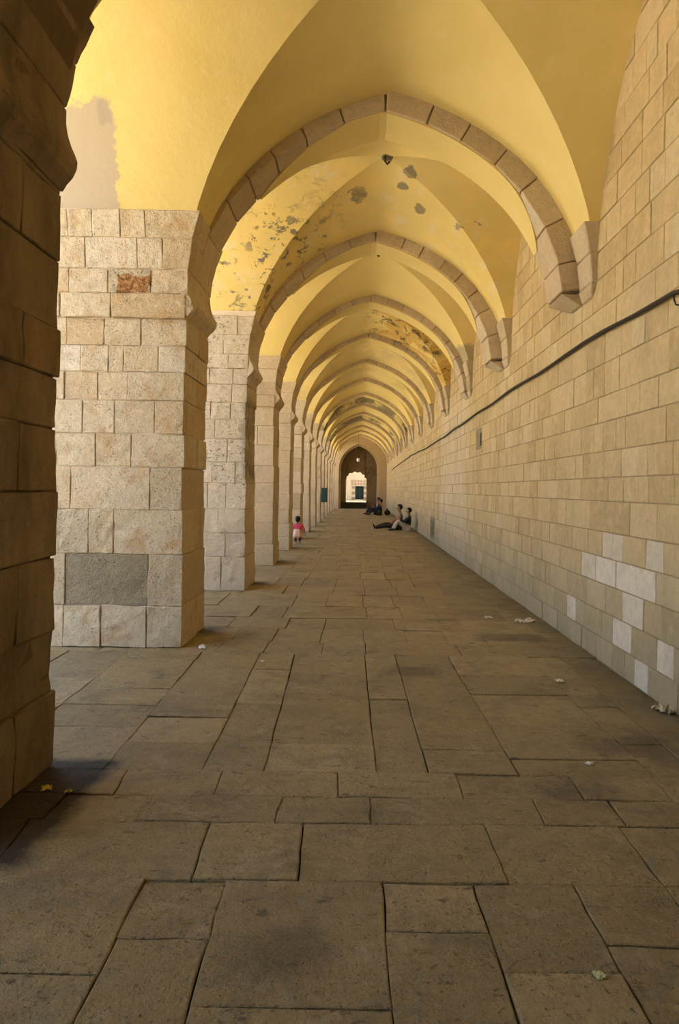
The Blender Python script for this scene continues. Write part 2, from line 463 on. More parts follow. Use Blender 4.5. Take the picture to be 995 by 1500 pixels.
# ------------------------------------------------------------------ ceiling: vaults, arches
ceiling = empty('ceiling'); ceiling['kind'] = 'structure'
def ca(bi): return {3: 3.60, 4: 3.585, 5: 3.565}.get(bi, 3.60 if bi < 3 else 3.55) * H
def cg(t): return C0 - 0.08 * H * t * t
def vault(bi):
    yb, yf, ya = bays[bi]
    mid, hv = (yb + yf) / 2, (yf - yb) / 2
    B = Buf(); n, m = 26, 8
    ts = [math.sin(math.pi / 2 * (-1 + 2 * i / n)) for i in range(n + 1)]
    def grid(rows):
        w = len(rows[0]); v = [p for r in rows for p in r]
        f = [(r*w+c, r*w+c+1, (r+1)*w+c+1, (r+1)*w+c) for r in range(len(rows)-1) for c in range(w-1)]
        B.add(v, f)
    for sgn in (-1, 1):
        rows = []
        for t in ts:
            row = []
            for k in range(m + 1):
                q = k / m; v = abs(t) + (1 - abs(t)) * q
                c = cg(abs(t)) + (ca(bi) - cg(abs(t))) * q ** 1.3
                row.append((XC + XHW * t, mid + sgn * hv * v, S0 + prof(t) * (c - S0)))
            if sgn == 1: row.append((XC + XHW * t, ya + 0.03, S0 + prof(t) * (ca(bi) - S0)))
            rows.append(row)
        grid(rows)
        rows = []
        for t in ts:
            row = []
            for k in range(m + 1):
                q = k / m; u = abs(t) + (1 - abs(t)) * q
                c = cg(abs(t)) + (CB - cg(abs(t))) * q
                row.append((XC + sgn * XHW * u, mid + hv * t, S0 + prof(t) * (c - S0)))
            if sgn == -1: row.append((XO, mid + hv * t, S0 + prof(t) * (CB - S0)))
            else: row.append((XR + 0.05, mid + hv * t, S0 + prof(t) * (CB - S0)))
            rows.append(row)
        grid(rows)
    kinds = {3: 'plaster_grey_patch', 4: 'plaster_flaked', 5: 'plaster_foot', 6: 'plaster_stained', 7: 'plaster_ochre', 8: 'plaster_ochre', 10: 'plaster_sooty', 12: 'plaster_sooty'}
    o = B.obj('vault', M[kinds.get(bi, 'plaster')], ceiling, smooth=True)
    # small iron hook and hole at the crown
    if 4 <= bi <= 7:
        V, F = tube([(XC, mid, C0 + 0.02), (XC, mid, C0 - 0.07), (XC + 0.03, mid, C0 - 0.11), (XC + 0.06, mid + 0.02, C0 - 0.07)], 0.014, 6)
        mesh_obj('hook', V, F, M['iron'], o)
    return o
M['iron'] = simple('black_iron', (0.02, 0.018, 0.015), 0.6)
for bi in range(len(bays)): vault(bi)

AC, AL, AR = 0.15 * H, 1.22 * H, 1.17 * H        # arch centre, half-spans
AS, ACR = 2.25 * H, 3.48 * H
LEG = 2.14 * H
def arch_pts(n=64):
    """intrados points with outward normals, left foot to right foot, as arc-length table"""
    pts = []
    for k in range(9): pts.append((AC - AL, LEG + (AS - LEG) * k / 9))
    for i in range(161):
        s = math.sin(math.pi / 2 * (-1 + 2 * i / 160))
        hw = AL if s < 0 else AR
        pts.append((AC + hw * s, AS + prof(s) * (ACR - AS)) if not (s > 0.5 and AS + prof(s) * (ACR - AS) < 2.30 * H) else pts[-1])
    
    return pts
ARCHES = {}
def set_arch(kind):
    """near arches stand a little clear of the wall, the farther ones die into it"""
    global AL, AR, APTS, ALEN, SCR
    AL, AR = (1.22 * H, 1.17 * H) if kind == 'near' else (1.235 * H, 1.245 * H)
    APTS = []
    for p_ in arch_pts():
        if not APTS or p_ != APTS[-1]: APTS.append(p_)
    ALEN = [0]
    for a, b_ in zip(APTS, APTS[1:]): ALEN.append(ALEN[-1] + math.hypot(b_[0]-a[0], b_[1]-a[1]))
    SCR = ALEN[max(range(len(APTS)), key=lambda q: APTS[q][1])]
def arch_at(s):
    s = max(0, min(ALEN[-1], s))
    lo = 0
    while lo < len(ALEN) - 2 and ALEN[lo+1] < s: lo += 1
    t = (s - ALEN[lo]) / max(1e-9, ALEN[lo+1] - ALEN[lo])
    p, q = Vector(APTS[lo]), Vector(APTS[lo+1])
    c = p.lerp(q, t)
    k0, k1 = max(0, lo - 3), min(len(APTS) - 1, lo + 4)
    d = (Vector(APTS[k1]) - Vector(APTS[k0])).normalized()
    return c, Vector((-d.y, d.x))                 # point, outward normal
def arch(bi):
    yb, yf, ya = bays[bi]
    y0, y1 = ya, BACKS[bi + 1]
    near = bi <= 7
    # yellow soffit skin between the bare springers
    B = Buf(); L = ALEN[-1]
    s0 = next(ALEN[i] for i in range(len(APTS)) if APTS[i][1] > (3.02 * H))
    s1 = L - next(ALEN[i] for i in range(len(APTS)) if APTS[i][1] > (2.5 * H))
    n = 48; v = []; f = []
    for i in range(n + 1):
        c, nn = arch_at(s0 + (s1 - s0) * i / n)
        q_ = i / n
        e = (max(0, 1 - q_ / 0.35) ** 1.5 + max(0, (q_ - 0.78) / 0.22) ** 2 * 0.8) * (y1 - y0 - 0.08)
        for (y, dd) in ((y0 + 0.03 + e, 0.004), (y0 + 0.03 + e, -0.018), (y1 - 0.0, -0.018), (y1 - 0.0, 0.004)):
            q = c + nn * dd
            v.append((q.x, y, q.y))
    for i in range(n):
        for k in range(3):
            f.append((i*4+k, (i+1)*4+k, (i+1)*4+k+1, i*4+k+1))
    bare = bi <= 2
    if not bare:
        sof = mesh_obj('transverse_arch', v, f, M['plaster'], ceiling, smooth=False)
    else:
        sof = empty('transverse_arch', (0, 0, 0), ceiling)
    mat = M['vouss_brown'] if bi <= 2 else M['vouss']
    s = 0; allb = Buf(); k = 0
    while s < L - 0.05:
        ln = random.uniform(0.30, 0.46); s2 = min(L, s + ln)
        if s < SCR - 0.01 < s2 + 0.2: s2 = SCR
        if L - s2 < 0.2: s2 = L
        fl = random.uniform(-0.008, 0.012); th = 0.31
        P = {}
        for i, ss in ((0, s + 0.006), (1, s2 - 0.006)):
            c, nn = arch_at(ss)
            for j, y in ((0, y0 + fl), (1, y1 - 0.01)):
                for l, d in ((0, random.uniform(-0.004, 0.006)), (1, th)):
                    q = c + nn * d; P[(i, j, l)] = (q.x, y, q.y)
        if near: stone(P, 0.008, mat, sof, 'voussoir')
        else: allb.add(*chamfer_hexa(P, 0.012))
        s = s2; k += 1
    if not near: allb.obj('voussoir', mat, sof, kind='stuff')
    # mortar body behind the joints
    B = Buf(); v = []; f = []; n = 60
    for i in range(n + 1):
        c, nn = arch_at(L * i / n)
        for (y, dd) in ((y0 + 0.03, 0.29), (y0 + 0.03, 0.02), (y1 - 0.04, 0.02), (y1 - 0.04, 0.29)):
            q = c + nn * dd; v.append((q.x, y, q.y))
    for i in range(n):
        for k in range(4): f.append((i*4+k, (i+1)*4+k, (i+1)*4+(k+1) % 4, i*4+(k+1) % 4))
    mesh_obj('arch_mortar', v, f, M['vouss_brown'] if bi <= 2 else M['mortar_wall'], sof)
for bi in range(len(bays) - 1):
    set_arch('near' if bi <= 4 else 'far'); arch(bi)

# roof slab above the vaults closes them to the sky
v, f = box(XO - 0.1, XR + 0.65, -9.5, YEND + 1.9, 6.4, 6.7)
o = mesh_obj('roof', v, f, M['mortar'], None); o['kind'] = 'structure'

# unseen infill added in the bays behind the camera to shade the near floor
for bi in (0, 1):
    o = mesh_obj('wall_left_unseen', *box(XO + 0.3, XO + 0.7, bays[bi][0] - 0.02, bays[bi][1] + 0.02, 0, 6.3), M['pier_far']); o['kind'] = 'structure'
# courtyard face of the arcade above the openings
B = Buf()
for (yb, yf, ya) in bays:
    mid, hv = (yb + yf) / 2, (yf - yb) / 2
    n = 24
    for xx in (XO, XO + 0.25):
        v = []
        for i in range(n + 1):
            t = math.sin(math.pi / 2 * (-1 + 2 * i / n))
            v += [(xx, mid + hv * t, S0 + prof(t) * (CB - S0) - 0.005), (xx, mid + hv * t, 6.4)]
        B.add(v, [(2*i, 2*i+1, 2*i+3, 2*i+2) for i in range(n)])
o = B.obj('wall_left_unseen', M['pier_far']); o['kind'] = 'structure'

# ------------------------------------------------------------------ piers
ZC2 = [0, .41, .92, 1.36, 1.78, 2.11, 2.44, 2.72, 2.98, 3.25, 3.49, 3.73, 4.03, 4.29]
J2 = [[148, 215], [96, 217], [130, 167], [104, 220], [140, 192], [121, 168, 227], [95, 143, 187], [118, 159, 181, 232], [98, 153, 207], [164],
      [103, 160, 223], [127, 203, 240], [104, 139, 180, 216]]
ZC3 = [0, .52, .89, 1.26, 1.66, 1.98, 2.34, 2.64, 2.90, 3.18, 3.42, 3.64, 3.94, 4.22]
# joints (pixels) of the second visible pier, from the enlarged crop
J3 = [[324], [330], [320], [304, 331], [311, 345], [333], [315], [309, 338], [303, 340], [308, 342], [335], [328], [349]]
LABELS = {
 3: 'dark brown shaded stone pier at left edge, closest to viewer, with rounded impost',
 4: 'broad sunlit cream stone pier with a rust-coloured broken stone and chipped impost',
 5: 'pale stone pier with black-pitted blocks and sooty black aisle side, behind the broad cream pier',
 6: 'narrow tan pier with intact moulded impost, next beyond the black-pitted pier',
 7: 'tan stone pier standing directly in front of the toddler in pink',
 8: 'tan stone pier standing directly behind the toddler in pink',
 9: 'slim-looking distant pier, second beyond the toddler in pink',
 10: 'distant pier, third beyond the toddler in pink',
 11: 'distant pier, the one just before the pier with the teal box',
 12: 'distant pier carrying the dark teal metal box on its aisle side',
 13: 'distant pier, first beyond the pier with the teal box',
 14: 'distant pier, second beyond the pier with the teal box',
 15: 'distant pier, third beyond the pier with the teal box',
 16: 'farthest pier of the row, last one before the dark end wall',
}
def rough_up(v, f, amp):
    """two cuts and a little noise: worn faces and ragged edges"""
    bm = bmesh.new(); bv = [bm.verts.new(p) for p in v]
    for q in f: bm.faces.new([bv[k] for k in q])
    bmesh.ops.recalc_face_normals(bm, faces=bm.faces[:])
    long = [e for e in bm.edges if e.calc_length() > 0.09]
    bmesh.ops.subdivide_edges(bm, edges=long, cuts=3, use_grid_fill=True)
    bm.normal_update()
    nn = [(q, q.normal.copy(), q.co.copy()) for q in bm.verts]
    for q, nrm, co in nn:
        a = noise.noise(co * 5.5) * 0.6 + noise.noise(co * 14) * 0.5
        q.co = co + nrm * (a * amp)
    bm.verts.index_update()
    rv = [tuple(q.co) for q in bm.verts]; rf = [tuple(x.index for x in q.verts) for q in bm.faces]
    bm.free(); return rv, rf
def pier(i):
    y1 = BACKS[i]; y0 = y1 - DEPTH
    xb = XL
    root = empty('pier', (xb - 0.8, (y0 + y1) / 2, 0))
    if i in LABELS: tag(root, LABELS[i], 'pillar', 'stone piers along the open side of the arcade')
    else: root['kind'] = 'structure'; root.name = 'unseen_pier'  # unseen piers carried on behind the camera to block light
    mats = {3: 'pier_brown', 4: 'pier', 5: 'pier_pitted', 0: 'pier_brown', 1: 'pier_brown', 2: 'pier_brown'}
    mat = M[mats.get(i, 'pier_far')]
    # rubble core behind the facing
    md_ = 0.018
    v, f = box(XO + 0.03, xb - md_, y0 + md_, y1 - md_, 0, 6.3)
    mesh_obj('mortar_core', v, f, M['mortar'] if i != 3 else M['vouss_brown'], root)
    near = i in (3, 4, 5, 6, 7)
    if i == 4: zc = ZC2
    elif i == 5: zc = ZC3
    else:
        zc = [0]
        while zc[-1] < 3.1: zc.append(zc[-1] + random.uniform(.27, .42) * (1.2 if zc[-1] < 1.2 else 1))
        k = 3.25 / zc[-1]; zc = [z * k for z in zc] + [3.49, 3.75, 4.02, 4.28]
    nimp = next(k for k, z in enumerate(zc) if z > 3.4)      # first course above the impost
    sfr = K / y0
    allb = Buf()
    mid_prev = None
    hv = 1.5
    for c in range(len(zc) - 1):
        z0, z1 = zc[c], zc[c+1]
        if i in (4, 5):
            js = []
            for px in (J2, J3)[i-4][c]:
                zc_m = (z0 + z1) / 2 / H
                # roll: solve the true x of this joint on the front plane
                ydn = (1 - zc_m) * sfr
                js.append(((px - VPX) / math.cos(ROLL) + ydn * math.tan(ROLL)) / sfr * H)
            js = [j for j in js if j < xb - 0.12]
            lo = min(js) if js else xb - 0.7
            while lo > XO + 0.6: lo -= random.uniform(0.35, 0.55); js.append(lo)
            js = sorted(js)
        else:
            js = []; x = xb - random.uniform(0.3, 0.75)
            while x > XO + 0.3: js.append(x); x -= random.uniform(0.35, 0.7)
            js = sorted(js)
        xs = [XO] + js + [xb]
        up = c >= nimp
        def fy(z, yy, sg):                   # face leans with the barrel above the springing
            if z <= S0: return yy
            u = inv_prof((z - S0) / (CB - S0)); return yy + sg * (1 - u) * hv
        def fx(z):
            if z <= S0: return xb
            u = inv_prof((z - S0) / (CA - S0)); return xb + (1 - u) * XHW
        for k in range(len(xs) - 1):
            last = k == len(xs) - 2
            x0, x1 = xs[k] + 0.004, xs[k+1] - (0.004 if not last else 0)
            if last: x1 += random.uniform(-0.012, 0.015)
            fl = random.uniform(-0.010, 0.003)
            if c == 0: fl -= 0.02; x1 += 0.02 if last else 0
            m = mat; ch = 0.006 if near else 0.010
            if i == 4:
                if c == 1 and abs(k - (len(xs) - 3)) == 0: m = M['grey_block']
                if c == 1 and last or c == 3 and last: m = M['rough_block']; fl -= 0.01
                if c == 1 and k == len(xs) - 4: m = M['rough_block']
                if c == 2 and k == len(xs) - 4: m = M['rough_block']
                if c == 10 and k == len(xs) - 3: m = M['broken']; fl = -0.016
                if c >= 9: m = M['broken'] if m is M['broken'] else M['pier']
            imp = (c == nimp - 1)
            if imp: fl -= 0.03 if not (i == 4 and last) else 0.045
            ya_, yb_ = y0 + fl, y1 - fl * 0.5
            P = {}
            split = last and near and c % 2 == 0 and not up
            parts = [(0, 1)] if not split else [(0, 0.55), (0.55, 1)]
            for (qa, qb) in parts:
                for l, z in ((0, z0 + 0.0035), (1, z1 - 0.0035)):
                    ly, hy = fy(z, ya_, -1) - (0.022 if up else 0), fy(z, yb_, 1) + (0.022 if up else 0)
                    a = ly + (hy - ly) * qa + (0.005 if qa else 0); b2 = ly + (hy - ly) * qb - (0.005 if qb < 1 else 0)
                    xx1 = (fx(z) + 0.022 if up else x1) if last else x1
                    for j, yv in ((0, a), (1, b2)):
                        for ii, xv in ((0, x0), (1, xx1)):
                            P[(ii, j, l)] = (xv + random.uniform(-1, 1) * 0.004, yv + random.uniform(-1, 1) * 0.004, z)
                if i in (3, 4, 5) and xs[k+1] > XL - 1.6:
                    rv, rf = rough_up(*chamfer_hexa(P, ch), 0.016 if c > 2 else 0.022)
                    mesh_obj('stone', rv, rf, m, root, smooth=False)
                elif near: stone(P, ch, m, root, 'stone')
                else: allb.add(*chamfer_hexa(P, ch))
    # mortar bed behind the curved courses above the impost
    B = Buf(); v = []; f = []
    zs = [3.49 + 0.8 * q / 10 for q in range(11)]
    for z in zs:
        v += [(XO, fy(z, y0, -1) - 0.012, z), (fx(z) + 0.010, fy(z, y0, -1) - 0.012, z), (fx(z) + 0.010, y0 + 0.4, z)]
    for q in range(10):
        for k in range(2): f.append((q*3+k, q*3+k+1, (q+1)*3+k+1, (q+1)*3+k))
    f.append((10*3, 10*3+1, 10*3+2))
    mesh_obj('mortar_bed', v, f, M['mortar'] if i != 3 else M['vouss_brown'], root)
    if not near: allb.obj('stone', mat, root, kind='stuff')
    # impost moulding on the aisle side
    pr = [(-0.05, 2.05), (0.0, 2.05), (0.035, 2.075), (0.085, 2.10), (0.115, 2.13), (0.118, 2.155), (0.095, 2.18), (0.06, 2.21), (0.03, 2.25), (0.01, 2.32), (-0.05, 2.33)]
    n = 14; v = []; f = []
    for a in range(n + 1):
        y = y0 - 0.02 + (DEPTH + 0.05) * a / n
        for (dx, zz) in pr:
            nz = noise.noise(Vector((i * 3.1, y * 3, zz * 6)))
            e = 0.015 * nz
            if i == 4 and a < 4: e -= (0.05 if dx > 0.05 else 0.01) * (1 - a / 4) * (0.6 + nz)     # broken nose at the front corner
            if dx > 0: dx *= 0.7 if i == 3 else 0.88
            v.append((xb + dx + (e if dx >= 0 else 0), y, zz * H + e * 0.5))
    w_ = len(pr)
    for a in range(n):
        for k in range(w_ - 1): f.append((a*w_+k, (a+1)*w_+k, (a+1)*w_+k+1, a*w_+k+1))
    f.append(tuple(range(w_))); f.append(tuple(n*w_ + k for k in range(w_))[::-1])
    mesh_obj('impost', v, f, mat, root, smooth=False)
    if i == 4:      # rough broken lumps where the front corner of the impost is lost
        for (dx, dz, r) in ((-0.28, 2.10, .10), (-0.15, 2.12, .11), (-0.04, 2.11, .12), (-0.42, 2.13, .08)):
            bm = bmesh.new(); bmesh.ops.create_icosphere(bm, subdivisions=3, radius=1)
            vv = []
            for q in bm.verts:
                nz = noise.noise(q.co * 1.6 + Vector((dx * 20, 0, 0))) * 0.35 + noise.noise(q.co * 4) * 0.15
                p = q.co * (1 + nz)
                vv.append((xb + dx + p.x * r, y0 - 0.0 + p.y * 0.045, dz * H + p.z * r * 0.8))
            ff = [tuple(x.index for x in q.verts) for q in bm.faces]; bm.free()
            mesh_obj('broken_moulding', vv, ff, mat, root)
    return root
piers = [pier(i) for i in range(len(BACKS))]

# ------------------------------------------------------------------ right wall
v, f = box(XR + 0.009, XR + 0.6, -9.2, YEND + 1.8, -0.2, 6.4)
wall_r = mesh_obj('wall_right', v, f, M['mortar_wall']); wall_r['kind'] = 'structure'
ZW = [0, .23, .48, .74, .99, 1.23, 1.52, 1.74, 1.99, 2.27, 2.52, 2.83, 3.12]
while ZW[-1] < 6.1: ZW.append(ZW[-1] + random.uniform(0.25, 0.30))
def on_wall(x, y):
    a, b_ = unpx(x, y); s = a / (XR / H)
    return K / s, (1 - b_ / s) * H
PALE = [(882, 785, 897, 819), (898, 783, 913, 823), (947, 793, 973, 839), (852, 813, 872, 851), (873, 819, 901, 861), (902, 826, 931, 870),
        (933, 837, 961, 884), (912, 872, 943, 928), (962, 944, 987, 1000), (898, 914, 925, 962), (831, 874, 844, 912), (930, 980, 950, 1010)]
forced = {}
for (a, b_, c_, d_) in PALE:
    ya_, _ = on_wall(c_, (b_ + d_) / 2); yb_, _ = on_wall(a, (b_ + d_) / 2); _, zm = on_wall((a + c_) / 2, (b_ + d_) / 2)
    ci = max(0, min(len(ZW) - 2, next((k for k in range(len(ZW) - 1) if ZW[k+1] > zm), 0)))
    forced.setdefault(ci, []).append((ya_, yb_))
def lunette(y):
    for (yb, yf, ya) in bays:
        if yb <= y <= yf:
            t = (y - (yb + yf) / 2) / ((yf - yb) / 2); return S0 + prof(t) * (CB - S0)
    return S0 + 0.1
wstones = []
for c in range(len(ZW) - 1):
    fs = sorted(forced.get(c, [])); y = -8.0 + random.uniform(0, 0.3)
    last_end = y
    z0, z1 = ZW[c], ZW[c+1]
    while y < YEND:
        nf = next((q for q in fs if q[0] >= y - 0.12), None)
        ln = random.choice((random.uniform(.18, .3), random.uniform(.28, .45), random.uniform(.35, .6)))
        e = y + ln; pale = False
        if nf and y >= nf[0] - 0.12: e = nf[1]; pale = True; fs.remove(nf)
        elif nf and e > nf[0] - 0.12: e = nf[0]
        if max(lunette(y), lunette(e)) + 0.08 > z0:
            wstones.append((y, e, z0, z1, pale))
        y = e
vis = [s for s in wstones if s[1] > 4.9]
vis.sort(key=lambda s: -((s[1]-s[0]) * (s[3]-s[2])) / ((s[0]+s[1]) / 2) ** 3)
single = set(id(s) for s in vis[:295])
B = Buf(); Bp = Buf()
for s in wstones:
    y0, y1, z0, z1, pale = s
    pr = random.uniform(-0.004, 0.004)
    P = boxP(XR + pr, XR + 0.12, y0 + 0.003, y1 - 0.003, z0 + 0.005, z1 - 0.005, 0.003)
    big = y0 < 14
    if id(s) in single: stone(P, 0.004, M['pale_block'] if pale else M['wall'], wall_r, 'stone')
    else: B.add(*chamfer_hexa(P, 0.004))
B.obj('stone', M['wall'], wall_r, kind='stuff')

# corbels from which arch and groin spring on the wall
for bi in range(len(bays) - 1):
    yb, yf, ya = bays[bi]
    y1 = BACKS[bi + 1]
    cb = empty('corbel', (XR, (yf + y1) / 2, 2.3 * H), wall_r) if False else None
    B = Buf()
    mcor = M['pale_block'] if False else M['vouss']
    # springer stones of the groin: follow both curves from 2.27 H up to 2.68 H
    zz = [2.30 * H, 2.48 * H, 2.66 * H]
    parts = []
    for k in range(2):
        P = {}
        for l, z in ((0, zz[k] + 0.004), (1, zz[k+1] - 0.004)):
            p = max(0.0, (z - S0) / (CB - S0)); u = inv_prof(p)
            dy = (1 - u) * 1.5 + 0.012; dx = (1 - inv_prof(max(0, (z - S0) / (CA - S0)))) * XHW + 0.05
            for j, yv in ((0, yf - dy), (1, ya - 0.03)):
                for i2, xv in ((0, XR - dx), (1, XR + 0.05)):
                    P[(i2, j, l)] = (xv, yv, z)
        parts.append(P)
    # tapering foot under both arms
    P = {}
    for l, z, dx in ((0, 2.22 * H, 0.02), (1, 2.295 * H, 0.06)):
        for j, yv in ((0, yf + (0.10 if l == 0 else -0.02)), (1, ya - 0.03)):
            for i2, xv in ((0, XR - dx), (1, XR + 0.05)): P[(i2, j, l)] = (xv, yv, z)
    parts.append(P)
    P = {}
    set_arch('near' if bi <= 4 else 'far')
    for l, z, dx in ((0, 2.22 * H, 0.03), (1, 2.30 * H - 0.004, XR - (AC + AR) + 0.01)):
        for j, yv in ((0, ya + 0.01), (1, y1 - (0.25 if l == 0 else 0.02))):
            for i2, xv in ((0, XR - dx), (1, XR + 0.05)): P[(i2, j, l)] = (xv, yv, z)
    parts.append(P)
    for P in parts: B.add(*chamfer_hexa(P, 0.012))
    B.obj('corbel', M['pier_far'], wall_r)

# slot in the wall: thin grey iron-edged recess plate
yA, zA = on_wall(706, 626); yB, zB = on_wall(698, 659)
v, f = box(XR - 0.012, XR + 0.05, min(yA, yB), max(yA, yB), zB, zA)
mesh_obj('grey_patch', v, f, M['grey_block'], wall_r)
v, f = box(XR - 0.016, XR + 0.05, min(yA, yB), min(yA, yB) + 0.06, zB + 0.05, zA - 0.1)
mesh_obj('dark_slot', v, f, M['iron'], wall_r)

# ------------------------------------------------------------------ cable along the wall
pp = [(-6, 1.86), (0, 1.86), (4.6, 1.855)]
for (x, y) in ((995, 428), (889.7, 485.5), (747, 574.7), (690, 613), (650.6, 640), (640, 647), (632, 651), (625, 657), (616, 660), (601, 668), (584, 680), (573, 688)):
    Y_, Z_ = on_wall(x + 2, y); pp.append((Y_, Z_ / H))
pts = []
for a, b_ in zip(pp, pp[1:]):
    n = max(2, int((b_[0] - a[0]) / 0.6))
    for k in range(n):
        t = k / n; pts.append((XR - 0.045, a[0] + (b_[0]-a[0]) * t, (a[1] + (b_[1]-a[1]) * t) * H + 0.012 * math.sin(1.9 * (a[0] + (b_[0]-a[0]) * t))))
V, F = tube(pts, 0.019, 8)
pipe = mesh_obj('cable', V, F, simple('black_rubber', (0.022, 0.018, 0.014), 0.55), None, smooth=True)
tag(pipe, 'long black cable running along the right stone wall above head height', 'cable')
for k, yy in enumerate((5.2,)):
    p = min(pts, key=lambda q: abs(q[1] - yy))
    V, F = tube([(XR + 0.01, p[1], p[2] - 0.09), (XR - 0.03, p[1], p[2] - 0.085), (XR - 0.045, p[1], p[2] - 0.05), (XR - 0.045, p[1], p[2] - 0.02), (XR - 0.045, p[1], p[2] - 0.015)], 0.006, 6)
    mesh_obj('bracket', V, F, M['iron'], pipe)

# ------------------------------------------------------------------ floor
v, f = box(XO - 0.35, XR + 0.3, -8.1, YEND + 1.9, -0.25, -0.022)
floor = mesh_obj('floor', v, f, M['floor_gap']); floor['kind'] = 'structure'
slabs = []        # each: four corners (x,y) counterclockwise
def line(p, q):
    (x0, y0), (x1, y1) = on_floor(*p), on_floor(*q)
    return lambda Y: x0 + (x1 - x0) * (Y - y0) / (y1 - y0)
def rowline(p, q):
    (x0, y0), (x1, y1) = on_floor(*p), on_floor(*q)
    return lambda X: y0 + (y1 - y0) * (X - x0) / (x1 - x0)
def const(v): return lambda t: v
XA, XB = XO - 0.3, XR + 0.02
def zone(ylo, yhi, lines, cross=None):
    """columns between lines (functions X(Y)); cross[k] = extra cross joints (Y) in column k"""
    ls = [const(XA)] + lines + [const(XB)]
    for k in range(len(ls) - 1):
        ys = [None] + sorted((cross or {}).get(k, [])) + ['top']
        for a, b_ in zip(ys, ys[1:]):
            def corner(L, e):
                # intersect column line with the row line by a short iteration
                Y = 5.0
                for _ in range(12):
                    X = L(Y)
                    Y = ylo(X) if e is None else (yhi(X) if e == 'top' else e)
                return (L(Y), Y)
            q = [corner(ls[k], a), corner(ls[k+1], a), corner(ls[k+1], b_), corner(ls[k], b_)]
            slabs.append(q)
fy = lambda x, y: on_floor(x, y)[1]
r1290 = rowline((10, 1285), (900, 1296)); r1205 = rowline((200, 1201), (900, 1211)); r1167 = rowline((200, 1163), (900, 1172))
r1131 = rowline((200, 1127), (700, 1134)); r955 = rowline((297, 955), (700, 961))
la, lb, lc, ld, le = line((213, 1288), (105, 1500)), line((332, 1288), (272, 1490)), line((560, 1295), (578, 1500)), line((695, 1297), (762, 1500)), line((840, 1297), (955, 1500))
lf = line((975, 1298), (1120, 1500))
zone(const(1.55), r1290, [const(-2.0), la, lb, lc, ld, le, lf], {0: [2.3], 1: [fy(70, 1424), 1.95], 2: [fy(235, 1373), 1.8], 3: [fy(450, 1474)], 4: [fy(640, 1363), 1.9], 5: [fy(825, 1424), 1.75], 6: [fy(940, 1385), 1.9], 7: [2.2]})
zone(r1290, r1205, [const(-2.2), line((40, 1203), (-20, 1287)), line((308, 1205), (280, 1287)), line((445, 1207), (437, 1287)), line((710, 1208), (745, 1293)), line((905, 1210), (975, 1298))])
zone(r1205, r1167, [const(-2.3), line((100, 1162), (60, 1200)), line((218, 1166), (198, 1200)), line((413, 1167), (403, 1203)), line((543, 1170), (543, 1206)), line((780, 1168), (798, 1207)), line((892, 1172), (918, 1210))])
zone(r1167, r1131, [const(-2.6), line((188, 1127), (168, 1160)), line((327, 1131), (313, 1165)), line((495, 1135), (496, 1168)), line((668, 1133), (680, 1168)), line((830, 1133), (855, 1168)), line((945, 1130), (983, 1168))])
L0 = line((143, 990), (70, 1048)); L1 = line((296, 955), (153, 1124)); L2 = line((381, 958), (296, 1129)); L3 = line((429, 968), (387, 1129))
L4 = line((537, 983), (552, 1133)); L5 = line((583, 976), (629, 1133)); L6 = line((656, 960), (760, 1133)); L7 = line((754, 945), (930, 1110)); L8 = line((867, 1003), (947, 1071))
zone(r1131, r955, [const(-2.75), L0, L1, L2, L3, L4, L5, L6, L7, L8],
     {0: [5.2, 6.3], 1: [5.0, 6.0], 2: [fy(160, 1063), fy(200, 1033), fy(230, 1008)], 3: [fy(330, 1089), fy(350, 1051), fy(400, 1002)], 4: [fy(410, 1031), fy(430, 981)],
      5: [fy(480, 1090), 5.6], 6: [fy(560, 1024), fy(560, 984)], 7: [fy(650, 1098), fy(650, 1040), 6.1], 8: [fy(800, 1112), fy(810, 1062), 5.7, 6.3], 9: [4.6, 5.4, 6.2], 10: [4.3, 5.5, 6.4]})
# further rows: the same paving running on to the end
ys = [fy(523, 958)]
for yy in (941, 922, 906, 889, 872, 860, 848, 838): ys.append(fy(523, yy))
while ys[-1] < YEND + 1.5: ys.append(ys[-1] + random.uniform(0.45, 0.95))
prev = r955
base_cols = [-3.1, -2.45, -1.85, -1.3, -0.85, -0.35, 0.1, 0.55, 1.0, 1.45, 1.95]
for k in range(1, len(ys)):
    cur = const(ys[k])
    cols = []; x = XA + random.uniform(0.3, 0.8)
    if k % 3: cols = [c + random.uniform(-0.05, 0.05) for c in base_cols if random.random() > 0.15]
    else:
        while x < XB - 0.25: cols.append(x); x += random.uniform(0.4, 0.85)
    zone(prev, cur, [const(c) for c in cols]); prev = cur
